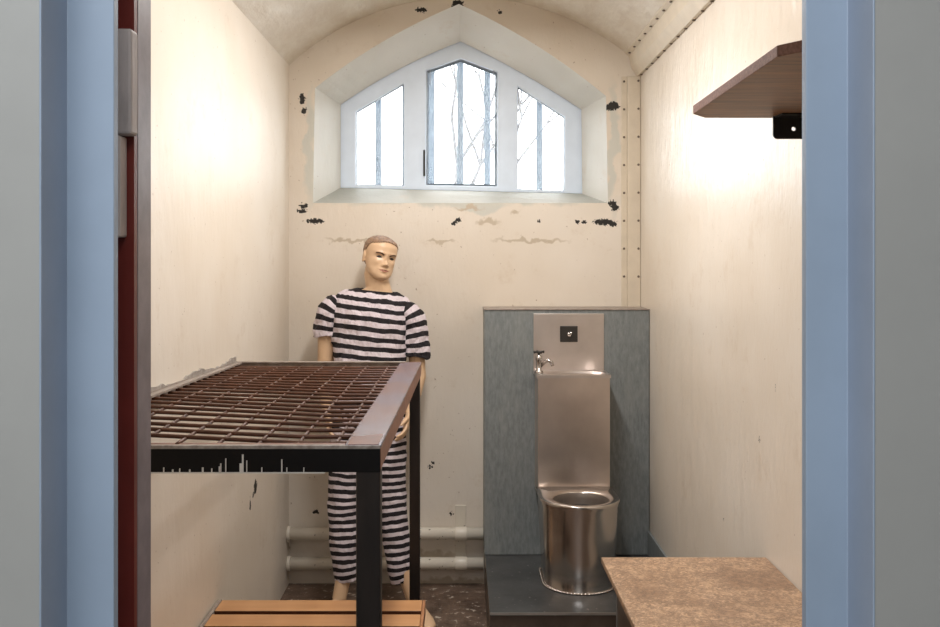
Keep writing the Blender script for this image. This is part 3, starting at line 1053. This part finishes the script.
for t in tips:
    for k in range(2):
        c_ = t + Vector([random.uniform(-.12, .12) for _ in range(3)])
        a_ = Vector([random.uniform(-1, 1) for _ in range(3)]).normalized() * .035
        b_ = Vector([random.uniform(-1, 1) for _ in range(3)]).normalized() * .02
        mb.quad(c_ - a_, c_ - b_, c_ + a_, c_ + b_)
o = mb.build('foliage', 'leaf', tr_)

# ------------------------------------------------------------------ mannequin
mn = thing('mannequin', (-.44, 4.45, 0), 'fair-skinned male mannequin in black and white striped prison clothes standing by the back wall', 'mannequin')
def lerp_tab(tab, z):
    if z <= tab[0][0]: return tab[0][1:]
    for a_, b_ in zip(tab, tab[1:]):
        if z <= b_[0]:
            t = (z - a_[0]) / (b_[0] - a_[0])
            return tuple(p + (q - p) * t for p, q in zip(a_[1:], b_[1:]))
    return tab[-1][1:]
HT = [(-.112, .000, -.064, -.048), (-.1085, .020, -.078, -.032), (-.100, .037, -.087, -.018), (-.085, .051, -.089, .002), (-.06, .061, -.087, .028), (-.03, .066, -.084, .058),
      (0, .069, -.083, .084), (.03, .073, -.087, .096), (.06, .072, -.083, .094), (.085, .061, -.066, .080), (.100, .043, -.042, .060), (.109, .024, -.014, .038), (.113, 0, .008, .014)]
G = [(0, .004, .008, .022, .010), (0, -.028, .0105, .012, .021), (.012, -.034, .006, .007, .009), (-.012, -.034, .006, .007, .009),
     (.031, .006, .017, .011, -.011), (-.031, .006, .017, .011, -.011), (.031, .025, .020, .007, .005), (-.031, .025, .020, .007, .005),
     (.044, -.020, .015, .016, .005), (-.044, -.020, .015, .016, .005), (0, -.0555, .019, .0042, .006), (0, -.0675, .015, .0045, .006),
     (0, -.0615, .022, .002, -.003), (0, -.095, .015, .012, .006), (.031, .004, .011, .006, .004), (-.031, .004, .011, .006, .004),
     (.047, -.055, .012, .02, -.003), (-.047, -.055, .012, .02, -.003)]
def head_pt(ux, uy, uz, off=0.0):
    z = .0005 + uz * .1125
    Wd, yf, yb = lerp_tab(HT, z)
    r = math.hypot(ux, uy) or 1e-6
    cxn, cyn = ux / r, uy / r
    yc = min(.01, (yf + yb) / 2) if z > -.06 else (yf + yb) / 2
    e = 2 / 2.25
    sx = math.copysign(abs(cxn) ** e, cxn); sy = math.copysign(abs(cyn) ** e, cyn)
    x = Wd * sx
    y = yc + (sy * (yc - yf) if sy < 0 else sy * (yb - yc))
    if sy < 0:
        for gx, gz, ssx, ssz, am in G:
            y -= am * math.exp(-((x - gx) / ssx) ** 2 - ((z - gz) / ssz) ** 2) * min(1, -sy * 2)
    v = Vector((x, y, z))
    if off:
        v += Vector((ux, uy, uz)) * off
    return v
HR = Matrix.Rotation(math.radians(28), 3, 'Z') @ Matrix.Rotation(math.radians(11), 3, 'Y') @ Matrix.Rotation(math.radians(4), 3, 'X')
HC = Vector((-.402, 4.64, 1.661))
HM = Matrix.Translation(HC) @ HR.to_4x4() @ Matrix.Diagonal((1.06, 1.0, .94, 1))
def head_sphere(mb, off=0.0, keep=None, nu=120, nv=100):
    g = []
    for j in range(nv + 1):
        ph = -PI / 2 + PI * j / nv
        row = []
        for i in range(nu):
            a_ = 2 * PI * i / nu
            u = (math.cos(ph) * math.cos(a_), math.cos(ph) * math.sin(a_), math.sin(ph))
            row.append(head_pt(*u, off))
        g.append(row)
    vs = {}
    def V(j, i):
        k = (j, i % nu if 0 < j < nv else 0)
        if k not in vs:
            vs[k] = mb.bm.verts.new(HM @ g[k[0]][k[1]])
        return vs[k]
    for j in range(nv):
        for i in range(nu):
            c_ = (g[j][i] + g[j + 1][(i + 1) % nu]) / 2
            if keep and not keep(c_): continue
            q = [V(j, i), V(j, i + 1), V(j + 1, i + 1), V(j + 1, i)]
            q2 = []
            for v in q:
                if v not in q2: q2.append(v)
            if len(q2) > 2:
                mb.bm.faces.new(q2).smooth = True
mb = MB()
head_sphere(mb)
for sx in (-1, 1):      # ears
    mb.ell(HM @ Vector((sx * .073, .014, -.004)), (.007, .017, .030), rot=HR @ Matrix.Rotation(sx * .25, 3, 'Z'))
    mb.ell(HM @ Vector((sx * .074, .010, -.026)), (.006, .010, .012), rot=HR)
# neck + torso
mb.loft([HM @ Vector((0, .02, -.03)), HM @ Vector((0, .012, -.085)), (-.410, 4.645, 1.52), (-.414, 4.645, 1.49), (-.422, 4.63, 1.452), (-.435, 4.62, 1.405), (-.445, 4.60, 1.30), (-.443, 4.57, 1.17), (-.44, 4.54, 1.03), (-.44, 4.53, .93), (-.44, 4.525, .86)],
        [.052, .056, .060, (.080, .060), (.11, .058), (.155, .075), (.15, .092), (.13, .08), (.15, .085), (.15, .09), (.11, .08)], 28)
def limb(pts, r, n=18, ref=(1, 0, 0)): mb.loft(pts, r, n, ref)
# arms
SH = {-1: [(-.600, 4.625, 1.45), (-.640, 4.62, 1.40), (-.655, 4.61, 1.29), (-.662, 4.60, 1.15), (-.668, 4.595, 1.11), (-.655, 4.56, 1.03), (-.640, 4.52, .935)],
      1: [(-.285, 4.625, 1.415), (-.245, 4.62, 1.37), (-.225, 4.61, 1.27), (-.215, 4.595, 1.13), (-.212, 4.59, 1.09), (-.228, 4.545, 1.01), (-.248, 4.49, .925)]}
for sd, P_ in SH.items():
    limb(P_, [.045, .052, .045, .038, .039, .034, (.026, .021)])
    wv, wd = Vector(P_[-1]), (Vector(P_[-1]) - Vector(P_[-2])).normalized()
    side = Vector((0, -1, .0)); side = (side - wd * side.dot(wd)).normalized()      # across the palm, thumb side towards the viewer
    nrm = wd.cross(side)
    if nrm.x * (-sd) < 0: nrm = -nrm                                               # palm faces the thigh
    mb.loft([wv - wd * .01, wv + wd * .02, wv + wd * .055, wv + wd * .088], [(.024, .019), (.032, .017), (.039, .016), (.037, .013)], 18, ref=side)
    for q, (o_, L_f) in enumerate(((.030, .072), (.0105, .080), (-.0095, .074), (-.029, .058))):
        st = wv + wd * .078 + side * o_
        d0 = (wd + side * (o_ * 2.2)).normalized()
        p = [st, st + d0 * L_f * .25]
        d1 = (d0 + nrm * .45).normalized(); p.append(p[-1] + d1 * L_f * .42)
        d2 = (d0 + nrm * 1.0).normalized(); p.append(p[-1] + d2 * L_f * .30); p.append(p[-1] + d2 * L_f * .12)
        mb.loft(p, [.0085, .0085, .0078, .0068, .0035], 10, ref=side)
    st = wv + wd * .028 + side * .024
    d0 = (wd * .75 + side * .65 + nrm * .25).normalized()
    p = [st, st + d0 * .03]; d1 = (wd + side * .35 + nrm * .4).normalized(); p += [p[-1] + d1 * .028, p[-1] + d1 * .050]
    mb.loft(p, [.013, .011, .0092, .005], 10, ref=nrm)
# legs and feet
LG = {-1: [(-.525, 4.525, .93), (-.548, 4.50, .75), (-.562, 4.48, .55), (-.558, 4.465, .40), (-.545, 4.45, .22), (-.570, 4.41, .075)],
      1: [(-.360, 4.525, .93), (-.345, 4.50, .75), (-.330, 4.475, .55), (-.310, 4.45, .40), (-.272, 4.42, .22), (-.222, 4.395, .075)]}
TOE = {-1: Vector((-.66, 4.22, .018)), 1: Vector((-.138, 4.215, .018))}
for sd, P_ in LG.items():
    limb(P_, [.078, .068, .050, .050, .038, .033])
    an = Vector(P_[-1]); to = TOE[sd]
    fd = Vector((to.x - an.x, to.y - an.y, 0)).normalized()
    hl = Vector((an.x, an.y, 0)) - fd * .045
    mb.loft([hl + Vector((0, 0, .035)), hl + fd * .015 + Vector((0, 0, .033)), hl + fd * .06 + Vector((0, 0, .045)), hl + fd * .12 + Vector((0, 0, .036)), hl + fd * .18 + Vector((0, 0, .024)), hl + fd * .225 + Vector((0, 0, .017)), hl + fd * .245 + Vector((0, 0, .015))],
            [(.018, .022), (.030, .032), (.034, .044), (.039, .034), (.043, .022), (.034, .015), (.014, .009)], 18, ref=Vector((0, 0, 1)).cross(fd))
body = mb.build('body', 'skin', mn)
md = body.modifiers.new('remesh', 'REMESH'); md.mode = 'VOXEL'; md.voxel_size = .0032; md.use_smooth_shade = True
md = body.modifiers.new('smooth', 'SMOOTH'); md.factor = .5; md.iterations = 2
# hair
def hairline(c_):
    x, y, z = c_
    if y < -.035: return z > .084 + .004 * math.cos(x * 30) - abs(x) * .16
    if y < .0: return z > .074 - (y + .035) / .035 * .044
    if y < .025: return z > .030 
    return z > -.045 - (y - .025) * .3
mb = MB(); head_sphere(mb, .0045, hairline)
hr = mb.build('hair', 'hair', mn, solid=-.006)
# painted features
def surf(x, z):
    """front surface point of the head"""
    best = None
    for k in range(-90, 91):
        a_ = k / 90 * PI / 2
        for zz_ in (z,):
            uz = max(-1, min(1, (zz_ - .0005) / .1125)); r = math.sqrt(1 - uz * uz)
            v = head_pt(math.sin(a_) * r, -math.cos(a_) * r, uz)
            if best is None or abs(v.x - x) < abs(best.x - x): best = v
    return best
def patch(name, outline_top, outline_bot, mat, off=.0012, parent=mn, n=10):
    mb = MB()
    tops, bots = [], []
    for k in range(n + 1):
        t = k / n
        xa, za = outline_top(t); xb, zb_ = outline_bot(t)
        tops.append((xa, za)); bots.append((xb, zb_))
    rows_ = []
    for f_ in (0, .2, .4, .6, .8, 1):
        row = []
        for (xa, za), (xb, zb_) in zip(tops, bots):
            p = surf(xa + (xb - xa) * f_, za + (zb_ - za) * f_)
            row.append(mb.bm.verts.new(HM @ (p + Vector((0, -off - (.0006 if 0 < f_ < 1 else 0), 0)))))
        rows_.append(row)
    for r1, r2 in zip(rows_, rows_[1:]):
        for k in range(n):
            mb.bm.faces.new((r1[k], r1[k + 1], r2[k + 1], r2[k])).smooth = True
    return mb.build(name, mat, parent, solid=.0012)
for sx in (-1, 1):
    patch('eyebrow', lambda t: (sx * (.014 + .036 * t), .020 + .008 * math.sin(t * 2.4)), lambda t: (sx * (.014 + .036 * t), .0125 + .0095 * math.sin(t * 2.4)), 'brow')
    patch('eye', lambda t: (sx * (.018 + .027 * t), .004 + .0068 * math.sin(t * PI)), lambda t: (sx * (.018 + .027 * t), .004 - .0050 * math.sin(t * PI)), 'eyew')
patch('mouth', lambda t: (-.023 + .046 * t, -.0600 + .0042 * math.sin(t * PI)), lambda t: (-.023 + .046 * t, -.0615 - .006 * math.sin(t * PI)), 'lip', .0016)
# shirt
def fold(o, amp, sc, sub=2):
    md = o.modifiers.new('sub', 'SUBSURF'); md.levels = sub; md.render_levels = sub
    tx_ = bpy.data.textures.new('folds', 'CLOUDS'); tx_.noise_scale = sc; tx_.noise_depth = 2
    md = o.modifiers.new('folds', 'DISPLACE'); md.texture = tx_; md.strength = amp; md.mid_level = .5; md.texture_coords = 'LOCAL'
mb = MB()
tz_ = [(1.494, -.413, 4.640, .108, .064, .10), (1.488, -.416, 4.638, .128, .068, .11), (1.475, -.425, 4.632, .162, .078, .12), (1.455, -.432, 4.628, .185, .088, .12), (1.42, -.438, 4.62, .198, .100, .12), (1.36, -.443, 4.61, .196, .112, .11),
       (1.28, -.445, 4.60, .186, .115, .09), (1.20, -.444, 4.585, .173, .110, .07), (1.12, -.443, 4.565, .168, .108, .05), (1.02, -.442, 4.548, .172, .112, .03), (.93, -.441, 4.54, .178, .116, .02), (.90, -.441, 4.538, .176, .114, .02)]
mb.loft([(a_[1], a_[2], a_[0]) for a_ in tz_], [(a_[3], a_[4]) for a_ in tz_], 40, flat=True, cap=False, tilt=[a_[5] for a_ in tz_], v0=.012)
for sd, P_ in SH.items():
    P2 = [Vector(p) for p in P_]
    hem = 1.285 if sd < 0 else 1.185
    a_, b_ = P2[2], P2[3]
    t = (a_.z - hem) / (a_.z - b_.z)
    he = a_ + (b_ - a_) * t
    pts = [P2[0] + Vector((-sd * .03, 0, .0)), P2[0] + Vector((sd * .005, 0, 0)), P2[1] + Vector((sd * .004, 0, -.0)), (P2[1] + a_) / 2 if sd > 0 else (P2[1] * .5 + a_ * .5)]
    if sd > 0: pts += [a_]
    pts += [he + Vector((sd * .002, 0, .012)), he]
    rr = [.045, (.056, .064), (.062, .070), (.061, .068)] + ([(.062, .068)] if sd > 0 else []) + [(.061, .066), (.061, .066)]
    mb.loft(pts, rr, 24, cap=False, v0=.01)
st_ = mb.build('shirt', 'shirt', mn, solid=.002)
fold(st_, .036, .055)
mb = MB()
a_ = tz_[0]
for k in range(40):
    def cp(k):
        t = 2 * PI * k / 40
        x = .108 * math.cos(t)
        return (a_[1] + x, a_[2] + .064 * math.sin(t), 1.495 - .10 * x)
    mb.tube(cp(k), cp(k + 1), .0045, 8)
mb.build('collar', 'collar', st_)
# trousers
mb = MB()
mb.loft([(-.44, 4.54, 1.02), (-.44, 4.535, .96), (-.441, 4.53, .90), (-.441, 4.525, .84)], [(.160, .103), (.168, .108), (.170, .110), (.155, .105)], 36, flat=True, v0=0)
T = {-1: ([(-.520, 4.525, .90), (-.535, 4.515, .80), (-.550, 4.50, .70), (-.560, 4.485, .57), (-.560, 4.47, .44), (-.554, 4.455, .31), (-.545, 4.445, .20), (-.540, 4.44, .150)], [.094, .088, .080, .070, .067, .063, .057, .048]),
     1: ([(-.362, 4.525, .90), (-.353, 4.515, .80), (-.342, 4.50, .70), (-.335, 4.485, .57), (-.322, 4.465, .44), (-.302, 4.445, .31), (-.288, 4.43, .20), (-.280, 4.425, .150)], [.094, .086, .076, .066, .063, .060, .056, .047])}
for sd, (p, r) in T.items():
    mb.loft(p, r, 28, v0=.13, cap=False)
tro = mb.build('trousers', 'trousers', mn, solid=.002)
fold(tro, .022, .06)


# ------------------------------------------------------------------ world, camera
w = bpy.data.worlds.new('sky'); scn.world = w; w.use_nodes = True
bg = w.node_tree.nodes['Background']
bg.inputs[0].default_value = (.93, .97, 1, 1)
bg.inputs[1].default_value = 5.5
cam = bpy.data.cameras.new('camera'); co = bpy.data.objects.new('camera', cam); col.objects.link(co)
co.location = (0, 0, CZ); co.rotation_euler = (PI / 2, 0, 0)
cam.sensor_width = 36; cam.lens = F * 36 / 940
cam.shift_x = (470 - CX) / 940; cam.shift_y = -(313.5 - CY) / 940
cam.clip_start = .02
scn.camera = co
scn.view_settings.view_transform = 'Standard'
scn.view_settings.look = 'None'
scn.view_settings.gamma = 1
scn.view_settings.use_curve_mapping = False
scn.view_settings.exposure = 0.42
